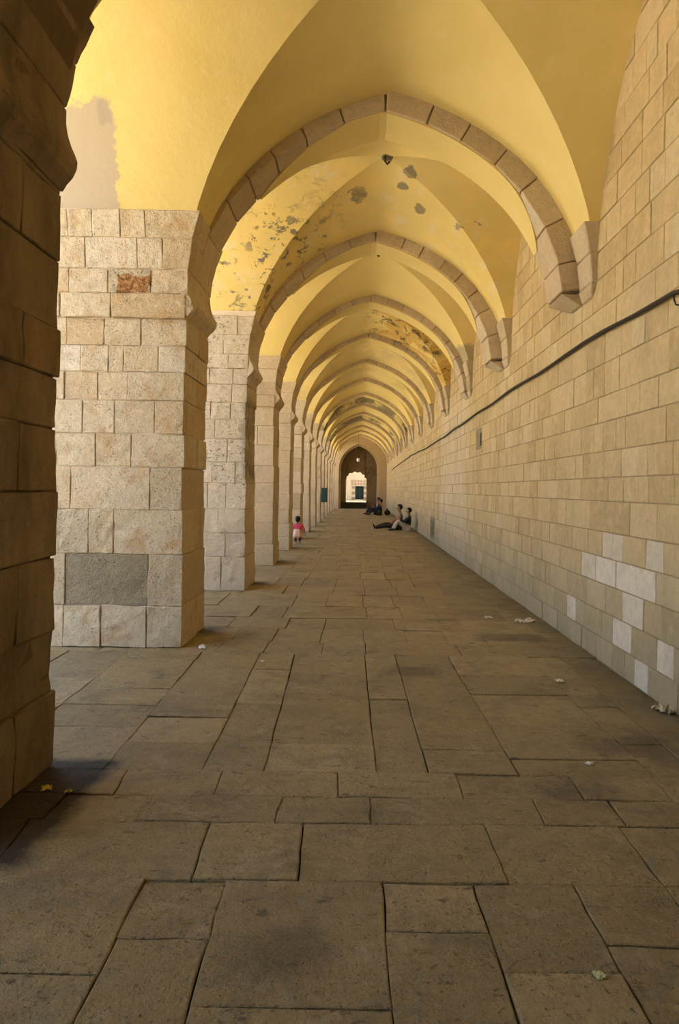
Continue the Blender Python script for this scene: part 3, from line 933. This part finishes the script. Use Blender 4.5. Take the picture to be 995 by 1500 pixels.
# behind the camera
yy = 1.55
prev = None
while yy > -7.5:
    y2 = yy - random.uniform(0.6, 0.9); cols = []; x = XA + random.uniform(0.3, 0.8)
    while x < XB - 0.25: cols.append(x); x += random.uniform(0.5, 0.9)
    zone(const(y2), const(yy), [const(c) for c in cols]); yy = y2
def slab_geo(q, near):
    cenx = sum(p[0] for p in q) / 4; ceny = sum(p[1] for p in q) / 4
    top = random.uniform(-0.006, 0.004)
    tilt = (random.uniform(-0.004, 0.004), random.uniform(-0.004, 0.004))
    g = random.choice((0.0015, 0.002, 0.003, 0.005)) * (1.0 if near else 1.2)
    n = 6 if near else 1
    V = []; F = []
    def pt(a, b_):
        p0 = Vector(q[0]).lerp(Vector(q[1]), a); p1 = Vector(q[3]).lerp(Vector(q[2]), a)
        return p0.lerp(p1, b_)
    w0 = (Vector(q[1]) - Vector(q[0])).length; h0 = (Vector(q[3]) - Vector(q[0])).length
    if w0 < 0.03 or h0 < 0.03: return None
    # rings: bottom edge, chamfer edge, then top grid
    def ring(inset, z, wob):
        out = []
        au, av = inset / w0, inset / h0
        for (s, cnt) in ((0, n), (1, n), (2, n), (3, n)):
            for i in range(n):
                t = i / n
                a, b_ = [(t, 0), (1, t), (1 - t, 1), (0, 1 - t)][s]
                a = au + a * (1 - 2 * au); b_ = av + b_ * (1 - 2 * av)
                p = pt(a, b_)
                nz = noise.noise(Vector((p.x * 7, p.y * 7, 3.3))) * wob
                nz2 = noise.noise(Vector((p.x * 7 + 50, p.y * 7, 3.3))) * wob
                out.append((p.x + nz, p.y + nz2, z + tilt[0] * (a - .5) * 2 + tilt[1] * (b_ - .5) * 2))
        return out
    wb = 0.009 if near else 0.0
    r0 = ring(g, -0.05, wb); r1 = ring(g, top - 0.004, wb); r2 = ring(g + 0.006, top, wb)
    V = r0 + r1 + r2; m = 4 * n
    for a in (0, m):
        for i in range(m): F.append((a + i, a + (i+1) % m, a + m + (i+1) % m, a + m + i))
    F.append(tuple(range(2*m, 3*m)))
    return V, F
slabs = [q for q in slabs]
def vis_size(q):
    cxm = sum(p[0] for p in q) / 4; cym = sum(p[1] for p in q) / 4
    if cym < 2.1: return 0
    a = abs((q[1][0]-q[0][0]) * (q[3][1]-q[0][1]))
    if cxm < XL - 0.1 and cym < 4.2: a *= 0.05
    if cxm < XL: a *= 0.5
    px = VPX + cxm / cym * FPX
    if px < -60 or px > 1060: a = 0
    return a / cym ** 3
order = sorted(range(len(slabs)), key=lambda i: -vis_size(slabs[i]))
near_set = set(order[:280])
B = Buf()
for i, q in enumerate(slabs):
    r = slab_geo(q, i in near_set)
    if not r: continue
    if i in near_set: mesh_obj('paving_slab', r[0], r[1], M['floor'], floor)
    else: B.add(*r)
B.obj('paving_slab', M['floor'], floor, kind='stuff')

# courtyard beyond the piers and the ground past the end
v, f = box(-70, XO - 0.35, -40, 120, -0.3, -0.03)
B = Buf(); B.add(v, f)
v, f = box(XO - 0.35, 40, YEND + 1.9, 120, -0.3, -0.03); B.add(v, f)
o = B.obj('courtyard_ground', M['court']); o['kind'] = 'structure'

# ------------------------------------------------------------------ walls at both ends
v, f = box(XO, XR + 0.6, -9.5, -9.15, 0, 6.35)  # unseen wall added behind the camera to keep light out
o = mesh_obj('wall_back_blocker', v, f, M['pier_far']); o['kind'] = 'structure'
# end wall with a cusped opening over a dark parapet
ox0, ox1, osp, ocr = -0.95, 0.78, 2.35, 3.0
def opening(n=66):
    out = []
    m_, hw = (ox0 + ox1) / 2, (ox1 - ox0) / 2
    for i in range(n + 1):
        a = math.pi * i / n
        r = 1 - 0.16 * (1 - abs(math.sin(a * 5.5)) ** 0.8)
        out.append((m_ - hw * math.cos(a) * (r if 0 < i < n else 1), osp + (ocr - osp) * math.sin(a) * r))
    return out
op = [(ox0, 0.5)] + opening() + [(ox1, 0.5)]
def wallstrip(yA, yB):
    V = []; F = []
    n = len(op)
    for y in (yA, yB):
        for (x, z) in op: V.append((x, y, z))
        for (x, z) in op: V.append((x if abs(x - ox0) > 1e-6 and abs(x - ox1) > 1e-6 else x, y, 6.4))
    B = Buf()
    for i in range(1, n - 2):
        F.append((i, i+1, n+i+1, n+i)); F.append((2*n+i+1, 2*n+i, 3*n+i, 3*n+i+1)); F.append((i+1, i, 2*n+i, 2*n+i+1))
    B.add(V, F)
    B.add(*box(XO, ox0, yA, yB, 0, 6.4)); B.add(*box(ox1, XR + 0.3, yA, yB, 0, 6.4))
    return B
YD = YEND + 1.3
we = wallstrip(YD, YD + 0.5).obj('wall_end', M['endstone']); we['kind'] = 'structure'
v, f = box(ox0 - 0.35, ox1 + 0.02, YD - 0.25, YD + 0.5, 0, 0.50)
mesh_obj('parapet', v, f, simple('dark_green_parapet', (0.035, 0.04, 0.028), 0.8), we)
mesh_obj('lit_edge_strip', *box(ox0 - 0.02, ox0 + 0.08, YD - 0.03, YD + 0.5, 0.5, osp), M['pale_block'], we)  # pale stone paints in the lit edge of the opening
# lit stone frame that narrows the aisle in front of the end wall, with its own pointed arch
fx0, fx1, fsp, fcr = -0.80 * H, 0.98 * H, 2.0 * H, 3.12 * H
fm, fh = (fx0 + fx1) / 2, (fx1 - fx0) / 2
for dep, grow, nm in ((YEND - 0.15, 0.0, 'end_arch'), (YEND - 0.45, 0.16, 'end_arch')):
    ring = [(fx0 - grow, 0)] + [(fm + (fh + grow) * math.sin(math.pi / 2 * (-1 + i / 12)), fsp + prof(math.sin(math.pi / 2 * (-1 + i / 12))) * (fcr + grow - fsp)) for i in range(25)] + [(fx1 + grow, 0)]
    V = []; F = []; n = len(ring)
    for yv in (dep, dep + 0.32):
        for (x, z) in ring: V.append((x, yv, z))
        for (x, z) in ring: V.append((x if z > 0 else x, yv, 6.35))
    for i in range(1, n - 2): F.append((i, i+1, n+i+1, n+i)); F.append((i+1, i, 2*n+i, 2*n+i+1))
    B = Buf(); B.add(V, F)
    B.add(*box(XO, fx0 - grow, dep, dep + 0.32, 0, 6.35)); B.add(*box(fx1 + grow, XR + 0.3, dep, dep + 0.32, 0, 6.35))
    mesh_obj(nm, B.v, B.f, M['pier_far'], we)
mesh_obj('recess_side', *box(XO, fx0 - 0.35, YEND, YD, 0, 6.35), M['endstone'], we)
mesh_obj('recess_side', *box(fx1 + 0.35, XR + 0.3, YEND, YD, 0, 6.35), M['endstone'], we)

# sunlit house seen through the end opening: raised, with a green door
FY = 74.0
house = empty('house', (0.3, FY, 0))
tag(house, 'sunlit pale stone house front seen through the end opening', 'building')
sf = K / FY
def fx_(px): return (px - VPX) / sf * H
def fz_(py): return (1 - (py - VPY) / sf) * H
dx0, dx1, dz0, dz1 = fx_(520.5), fx_(533), fz_(731.5), fz_(712)
v, f = box(-7, dx0, FY, FY + 1, 0, 7); B = Buf(); B.add(v, f)
B.add(*box(dx1, 8, FY, FY + 1, 0, 7)); B.add(*box(dx0, dx1, FY, FY + 1, dz1, 7)); B.add(*box(dx0, dx1, FY, FY + 1, 0, dz0))
B.obj('wall', stone_mat('sunlit_facade', [(0, (0.19, 0.155, 0.10)), (1, (0.165, 0.135, 0.088))], 0.3, 0.2, 0.1), house)
GP = simple('dark_green_paint', (0.006, 0.010, 0.008), 1.0); GP.node_tree.nodes['Principled BSDF'].inputs['Specular IOR Level'].default_value = 0.02
dr = mesh_obj('door', *box(dx0, dx1, FY + 0.15, FY + 0.25, dz0, dz1), GP, house)
for k in range(3):
    xm = dx0 + (dx1 - dx0) * (k + 0.5) / 3
    mesh_obj('door_panel', *box(xm - 0.11, xm + 0.11, FY + 0.12, FY + 0.16, dz0 + 0.1, dz1 - 0.1), GP, dr)
red = simple('red_stone', (0.12, 0.06, 0.04), 0.9); dk = simple('brown_quoin', (0.07, 0.045, 0.03), 0.9)
for k in range(5):
    z = dz0 + (dz1 - dz0) * k / 5
    for (a, b_) in ((dx0 - 0.32, dx0 - 0.03), (dx1 + 0.03, dx1 + 0.42)):
        if k % 2 == 0: mesh_obj('quoin', *box(a, b_, FY - 0.05, FY + 0.02, z, z + (dz1 - dz0) / 5 - 0.03), dk, house)
for r in range(2):
    for k in range(6):
        a = dx0 - 0.4 + k * 0.31
        mesh_obj('quoin', *box(a, a + 0.20, FY - 0.05, FY + 0.02, dz1 + 0.12 + r * 0.3, dz1 + 0.30 + r * 0.3), red, house)
mesh_obj('step', *box(-5, 5, FY - 1.5, FY, 0, dz0 - 0.15), simple('dull_step', (0.16, 0.13, 0.09)), house)

# ------------------------------------------------------------------ teal box on the far pier
yb_ = BACKS[12] - DEPTH
t = empty('metal_box', (XL, yb_ + 0.35, 1.0)); tag(t, 'dark teal metal cabinet fixed to the side of a distant pier', 'cabinet')
tm = simple('teal_paint', (0.012, 0.042, 0.038), 0.6); tm2 = simple('teal_paint_edge', (0.015, 0.05, 0.046), 0.6)
P = boxP(XL - 0.22, XL + 0.19, yb_ - 0.16, yb_ - 0.03, 0.88, 1.62)
v, f = chamfer_hexa(P, 0.012); mesh_obj('body', v, f, tm, t)
P = boxP(XL - 0.19, XL + 0.16, yb_ - 0.18, yb_ - 0.16, 0.91, 1.59)
v, f = chamfer_hexa(P, 0.006); d = mesh_obj('door', v, f, tm2, t)
v, f = tube([(XL + 0.11, yb_ - 0.18, 1.23), (XL + 0.11, yb_ - 0.21, 1.23), (XL + 0.11, yb_ - 0.21, 1.31), (XL + 0.11, yb_ - 0.18, 1.31)], 0.008, 6)
mesh_obj('handle', v, f, M['iron'], d)

# hanging lantern near the end
ly = 51.6 + 1.0; lz = 3.72; lx = 0.07
t = empty('lantern', (lx, ly, lz)); tag(t, 'small pale hanging lantern under the last vaults before the end wall', 'lamp')
v, f = tube([(lx, ly, lz + 0.28), (lx, ly, C0 - 0.02)], 0.008, 6); mesh_obj('chain', v, f, M['iron'], t)
v, f = tube([(lx, ly, lz - 0.16), (lx, ly, lz - 0.12), (lx, ly, lz), (lx, ly, lz + 0.12)], [0.04, 0.10, 0.13, 0.09], 12)
mesh_obj('glass_globe', v, f, simple('milk_glass', (0.85, 0.83, 0.75), 0.25), t, smooth=True)
v, f = tube([(lx, ly, lz + 0.12), (lx, ly, lz + 0.20), (lx, ly, lz + 0.28)], [0.12, 0.07, 0.015], 12)
mesh_obj('cap', v, f, M['iron'], t)

# ------------------------------------------------------------------ litter on the paving
paper = simple('paper', (0.72, 0.68, 0.58), 0.8, nscale=60)
def scrap(px, py, size, label, mat=paper, seed=0, flat=0.3, name='paper_scrap', cat='litter', elong=1.0):
    x, y = on_floor(px, py)
    rnd = random.Random(seed + 5)
    n = 9; V = []; F = []
    ang = rnd.uniform(0, 3)
    for i in range(n + 1):
        for j in range(n + 1):
            a, b_ = i / n - .5, j / n - .5
            r = 1 + 0.35 * noise.noise(Vector((a * 5 + seed, b_ * 5, 0)))
            hgt = abs(noise.noise(Vector((a * 4, b_ * 4, seed)))) * size * flat * 2.2 + 0.004
            u, v_ = a * size * r * elong, b_ * size * r
            V.append((x + u * math.cos(ang*0.2) - v_ * math.sin(ang*0.2), y + u * math.sin(ang*0.2) + v_ * math.cos(ang*0.2), hgt))
    for i in range(n):
        for j in range(n): F.append((i*(n+1)+j, (i+1)*(n+1)+j, (i+1)*(n+1)+j+1, i*(n+1)+j+1))
    m0 = len(V)
    root_off = (x, y, 0)
    me = bpy.data.meshes.new(name)
    V = [(p[0] - x, p[1] - y, p[2]) for p in V]
    me.from_pydata(V, [], F); me.materials.append(mat)
    o = bpy.data.objects.new(name, me); C.objects.link(o); o.location = (x, y, 0)
    md = o.modifiers.new('thickness', 'SOLIDIFY'); md.thickness = 0.002; md.offset = 1
    tag(o, label, cat, 'litter on the paving')
    return o
scrap(770, 911, 0.11, 'long white paper scrap lying near the right wall, farthest of the white scraps', seed=1, elong=2.4)
scrap(716, 906, 0.08, 'small pale scrap left of the long white paper near the wall', seed=2)
scrap(296, 950, 0.06, 'small white scrap at the corner of the broad cream pier', seed=3, flat=0.5)
scrap(820, 999, 0.06, 'small pale scrap in the right half of the paving midway to the wall', seed=4)
scrap(981, 1043, 0.17, 'crumpled cream paper at the foot of the right wall, near edge of picture', simple('cream_paper', (0.55, 0.47, 0.30), 0.8), seed=5, flat=0.28)
scrap(878, 1432, 0.035, 'tiny yellowish scrap by the cracked slab at lower right', simple('yellow_scrap', (0.62, 0.58, 0.30), 0.7), seed=6)
scrap(68, 1157, 0.05, 'yellow scrap lying on the dark blotch beside the near pier', simple('yellow_peel', (0.55, 0.45, 0.10), 0.6), seed=7, flat=0.22)
scrap(100, 1161, 0.035, 'smaller olive scrap lying on the dark blotch right of the yellow one', simple('olive_peel', (0.35, 0.30, 0.08), 0.6), seed=8, flat=0.22)
scrap(384, 970, 0.035, 'tiny white scrap on a paving joint right of the cream pier', seed=9)
scrap(863, 1120, 0.035, 'tiny pale scrap on the paving at right, nearer than the midway one', seed=10)

# ------------------------------------------------------------------ people
def skin(name, nodes, edges, mat, parent, sub=2, root=0):
    """one continuous body surface grown from a skeleton; baked to a mesh"""
    off = parent_off(parent) 
    me = bpy.data.meshes.new(name)
    me.from_pydata([n[0] for n in nodes], edges, [])
    o = bpy.data.objects.new(name, me); C.objects.link(o)
    md = o.modifiers.new('skin', 'SKIN'); md.use_smooth_shade = True
    for i, n in enumerate(nodes):
        r = n[1]; me.skin_vertices[0].data[i].radius = (r, r) if not hasattr(r, '__len__') else r
        me.skin_vertices[0].data[i].use_root = (i == root)
    ms = o.modifiers.new('sub', 'SUBSURF'); ms.levels = sub; ms.render_levels = sub
    dg = bpy.context.evaluated_depsgraph_get()
    m2 = bpy.data.meshes.new_from_object(o.evaluated_get(dg)); m2.name = name
    bpy.data.objects.remove(o)
    o = bpy.data.objects.new(name, m2); C.objects.link(o)
    m2.materials.clear(); m2.materials.append(mat)
    m2.polygons.foreach_set('use_smooth', [True] * len(m2.polygons))
    o.parent = parent
    return o

def ell(name, c, r, mat, parent, sub=3, fn=None):
    bm = bmesh.new(); bmesh.ops.create_icosphere(bm, subdivisions=sub, radius=1)
    for v_ in bm.verts:
        if fn: v_.co = fn(v_.co.copy())
        v_.co = Vector((v_.co.x * r[0] + c[0], v_.co.y * r[1] + c[1], v_.co.z * r[2] + c[2]))
    me = bpy.data.meshes.new(name); bm.to_mesh(me); bm.free()
    me.materials.append(mat); me.polygons.foreach_set('use_smooth', [True] * len(me.polygons))
    o = bpy.data.objects.new(name, me); C.objects.link(o); o.parent = parent
    return o

SK = simple('skin', (0.36, 0.20, 0.12), 0.6); HAIR = simple('black_hair', (0.012, 0.010, 0.009), 0.5)
EYE = simple('eye_dark', (0.03, 0.02, 0.02), 0.3)
def person(loc, rz, J, scale, cloth, label, group, hair_len=0.0, skirt=None, headcover=None):
    """J: joints in local metres, figure facing -Y. cloth: list of (name, mat, joint-chain dict)"""
    root = empty('person', loc); root.rotation_euler = (0, 0, rz); root.scale = (scale,) * 3
    tag(root, label, 'person', group)
    N_ = []; E = []; ix = {}
    def add(k, p, r, par=None):
        ix[k] = len(N_); N_.append((p, r))
        if par is not None: E.append((ix[par], ix[k]))
    pel, chest, neck, head = J['pelvis'], J['chest'], J['neck'], J['head']
    add('pel', pel, (0.13, 0.11)); add('waist', tuple((Vector(pel) * .5 + Vector(chest) * .5)), (0.12, 0.095), 'pel')
    add('chest', chest, (0.15, 0.105), 'waist'); add('neck', neck, 0.052, 'chest')
    hv = Vector(head)
    add('jaw', tuple(hv + Vector((0, -0.015, -0.07))), 0.062, 'neck'); add('skull', tuple(hv + Vector((0, 0.008, 0.0))), (0.082, 0.092), 'jaw'); add('crown', tuple(hv + Vector((0, 0.012, 0.055))), (0.06, 0.072), 'skull')
    for s in ('l', 'r'):
        add('sh' + s, J['sh' + s], 0.052, 'chest'); add('el' + s, J['el' + s], 0.038, 'sh' + s); add('wr' + s, J['wr' + s], 0.024, 'el' + s)
        w_ = Vector(J['wr' + s]); d = (w_ - Vector(J['el' + s])).normalized()
        side = d.cross(Vector((0, 0, 1)));  side = side.normalized() if side.length > 0.2 else Vector((1, 0, 0)).cross(d).normalized()
        add('pa' + s, tuple(w_ + d * 0.055), (0.030, 0.018), 'wr' + s)
        for fi in range(4):
            b0 = w_ + d * 0.085 + side * (fi - 1.5) * 0.019
            ln = (0.030, 0.036, 0.033, 0.025)[fi]
            add(f'f{fi}a{s}', tuple(b0), 0.009, 'pa' + s); add(f'f{fi}b{s}', tuple(b0 + d * ln + Vector((0, 0, -0.008))), 0.0085, f'f{fi}a{s}')
            add(f'f{fi}c{s}', tuple(b0 + d * ln * 1.8 + Vector((0, 0, -0.022))), 0.007, f'f{fi}b{s}')
        add('ta' + s, tuple(w_ + d * 0.035 + side * 0.036), 0.010, 'wr' + s); add('tb' + s, tuple(w_ + d * 0.068 + side * 0.05), 0.009, 'ta' + s)
        add('hp' + s, J['hp' + s], 0.088, 'pel'); add('kn' + s, J['kn' + s], 0.058, 'hp' + s); add('an' + s, J['an' + s], 0.036, 'kn' + s)
        a = Vector(J['an' + s]); fd = Vector(J.get('footdir', (0, -1, 0)))
        add('to' + s, tuple(a + fd * 0.14 + Vector((0, 0, J.get('toedz', -0.04)))), (0.035, 0.025), 'an' + s)
    body = skin('body', N_, E, SK, root)
    # face
    for sx in (-1, 1):
        ell('eye', (hv.x + sx * 0.033, hv.y - 0.078, hv.z + 0.005), (0.013, 0.009, 0.008), EYE, root, 2)
        ell('ear', (hv.x + sx * 0.083, hv.y + 0.01, hv.z - 0.005), (0.012, 0.020, 0.030), SK, root, 2)
    ell('nose', (hv.x, hv.y - 0.098, hv.z - 0.022), (0.013, 0.020, 0.022), SK, root, 2)
    ell('mouth', (hv.x, hv.y - 0.083, hv.z - 0.058), (0.024, 0.010, 0.007), simple('lips', (0.30, 0.10, 0.08), 0.6), root, 2)
    def hf(c):
        if c.y < -0.25 and c.z < 0.35: c.y = max(c.y, -0.25)
        if hair_len and c.z < 0 and c.y > -0.1: c.z *= 1 + hair_len
        return c * (1 + 0.03 * noise.noise(c * 6))
    ell('hair' if not headcover else 'headscarf', (hv.x, hv.y + 0.022, hv.z + 0.028), (0.100, 0.108, 0.108), headcover or HAIR, root, 3, hf)
    # clothing: fuller shells over the same joints
    def shell(name, keys, grow, mat, radii=None):
        idx = {k: n for n, k in enumerate(keys)}
        nn = []
        for k in keys:
            p, r = N_[ix[k]]; r = r if hasattr(r, '__len__') else (r, r)
            nn.append((p, (r[0] + grow, r[1] + grow)))
        ee = [(idx[a], idx[b_]) for (ia, ib) in E for a in keys for b_ in keys if ix[a] == ia and ix[b_] == ib]
        return skin(name, nn, ee, mat, root)
    top = ['pel', 'waist', 'chest', 'shl', 'ell', 'shr', 'elr'] + (['wrl', 'wrr'] if cloth.get('long') else [])
    shell('shirt', top, 0.016, cloth['top'])
    if skirt is None: shell('trousers', ['pel', 'hpl', 'knl', 'anl', 'hpr', 'knr', 'anr'], 0.018, cloth['bottom'])
    else:
        V = []; F = []; n = 28
        prof_ = [(0.0, 0.12), (-0.10, 0.14), (-0.20, 0.16), (-0.30, 0.175)]
        for (dz, r) in prof_:
            for k in range(n):
                t = 2 * math.pi * k / n; rr = r * (1 + 0.07 * math.sin(7 * t) * (-dz * 3))
                V.append((pel[0] + rr * math.cos(t), pel[1] + rr * 0.85 * math.sin(t), pel[2] + 0.10 + dz))
        for a in range(len(prof_) - 1):
            for k in range(n): F.append((a*n+k, a*n+(k+1) % n, (a+1)*n+(k+1) % n, (a+1)*n+k))
        me = bpy.data.meshes.new('skirt'); me.from_pydata(V, [], F); me.materials.append(skirt)
        me.polygons.foreach_set('use_smooth', [True] * len(me.polygons))
        o = bpy.data.objects.new('skirt', me); C.objects.link(o); o.parent = root
        md = o.modifiers.new('cloth', 'SOLIDIFY'); md.thickness = 0.008
        shell('leggings', ['knl', 'anl'], 0.008, cloth['bottom']); shell('leggings', ['knr', 'anr'], 0.008, cloth['bottom'])
    for s in ('l', 'r'):
        a, t_ = Vector(J['an' + s]), Vector(N_[ix['to' + s]][0])
        d = (t_ - a).normalized()
        skin('shoe', [(tuple(a - d * 0.03 + Vector((0, 0, -0.005))), (0.042, 0.038)), (tuple(a.lerp(t_, 0.6)), (0.044, 0.032)), (tuple(t_ + d * 0.03), (0.036, 0.024))], [(0, 1), (1, 2)], cloth.get('shoe', HAIR), root)
    return root

# toddler walking away: adult-unit skeleton scaled down, with a bigger head
def toddler_J():
    return dict(pelvis=(0, 0, 0.42), chest=(0, 0, 0.62), neck=(0, 0, 0.735), head=(0, -0.005, 0.86), hpl=(0.075, 0, 0.39), knl=(0.08, -0.05, 0.22), anl=(0.08, -0.03, 0.055),
                hpr=(-0.075, 0, 0.39), knr=(-0.08, -0.0, 0.22), anr=(-0.08, 0.07, 0.07), shl=(0.145, 0, 0.655), ell=(0.205, 0.01, 0.52), wrl=(0.24, -0.03, 0.41),
                shr=(-0.145, 0, 0.655), elr=(-0.21, 0.02, 0.52), wrr=(-0.245, 0.0, 0.41))
gx, gy = on_floor(437, 796)
pink = simple('pink_cloth', (0.72, 0.09, 0.16), 0.85); palepink = simple('pale_pink_cloth', (0.75, 0.52, 0.42), 0.85)
person((gx - 0.02, gy, 0), math.radians(175), toddler_J(), 0.80, dict(top=pink, bottom=simple('maroon_leggings', (0.10, 0.04, 0.04), 0.9), long=True, shoe=simple('light_shoe', (0.5, 0.4, 0.34), 0.7)),
       'toddler with black hair, pink top and pale skirt walking away between piers', 'people in the arcade', skirt=palepink, hair_len=0.25)

def seated_J(lean=0.12, knee=0.45, legs='up', spread=0.0):
    J = dict(pelvis=(0, 0.0, 0.13), chest=(0, lean * 0.6, 0.46), neck=(0, lean * 0.55, 0.63), head=(0, lean * 0.3, 0.78),
             hpl=(0.10, -0.03, 0.12), hpr=(-0.10, -0.03, 0.12), shl=(0.19, lean * 0.55, 0.53), shr=(-0.19, lean * 0.55, 0.53))
    if legs == 'up':
        J.update(knl=(0.13, -0.36, knee), anl=(0.12, -0.52, 0.08), knr=(-0.12, -0.38, knee * 0.9), anr=(-0.12, -0.58, 0.08),
                 ell=(0.24, -0.10, 0.36), elr=(-0.24, -0.12, 0.36), wrl=(0.15, -0.30, 0.44), wrr=(-0.14, -0.30, 0.42))
    else:
        J.update(knl=(0.12, -0.44, 0.14), anl=(0.12, -0.86, 0.07), knr=(-0.10, -0.43, 0.20), anr=(-0.08, -0.83, 0.07),
                 ell=(0.25, -0.02, 0.32), elr=(-0.25, -0.04, 0.32), wrl=(0.16, -0.22, 0.24), wrr=(-0.15, -0.22, 0.24), toedz=0.10, footdir=(0, -0.35, 0))
    return J
dark = simple('dark_cloth', (0.025, 0.025, 0.03), 0.9); pale = simple('pale_robe', (0.50, 0.45, 0.35), 0.9)
tan = simple('tan_shirt', (0.30, 0.16, 0.10), 0.9); navy = simple('navy_cloth', (0.02, 0.035, 0.09), 0.9); dtr = simple('dark_trousers', (0.035, 0.03, 0.028), 0.9)
RZ = -math.pi / 2        # figure faces -Y; turned to face -X with the back to the wall
p1 = on_floor(597, 778)
person((1.97, p1[1] + 0.0, 0), RZ, seated_J(0.12, 0.42), 1.0, dict(top=dark, bottom=pale, long=True, shoe=dark),
       'seated person in dark top and pale trousers, nearest of those at the right wall', 'people in the arcade')
person((1.66, p1[1] + 0.85, 0), RZ + 0.15, seated_J(0.10, 0.3, 'out'), 1.12, dict(top=tan, bottom=dtr, long=True, shoe=dark),
       'seated person in tan shirt with dark trousers and legs stretched across the floor', 'people in the arcade')
p3 = on_floor(549, 755)
person((1.42, p3[1], 0), RZ - 0.2, seated_J(0.08, 0.42), 1.12, dict(top=navy, bottom=dtr, long=True, shoe=dark),
       'distant seated person in navy top on the paving before the end wall', 'people in the arcade', headcover=dark)
person((1.30, p3[1] + 1.1, 0), RZ + 0.3, seated_J(0.08, 0.42), 1.2, dict(top=dark, bottom=dtr, long=True, shoe=dark),
       'distant person all in dark clothes sitting just behind the one in navy', 'people in the arcade')
# dark bundle beside them
bx, by = 1.88, p3[1] + 0.3
t = empty('bag', (bx, by, 0)); tag(t, 'dark cloth bundle on the floor beside the distant seated people', 'bag')
ell('sack', (0, 0, 0.17), (0.19, 0.16, 0.17), simple('dark_sack', (0.05, 0.025, 0.02), 0.9), t, 3, lambda c: c * (1 + 0.12 * noise.noise(c * 2.2)))
ell('knot', (0, 0, 0.37), (0.05, 0.045, 0.055), dark, t, 2)
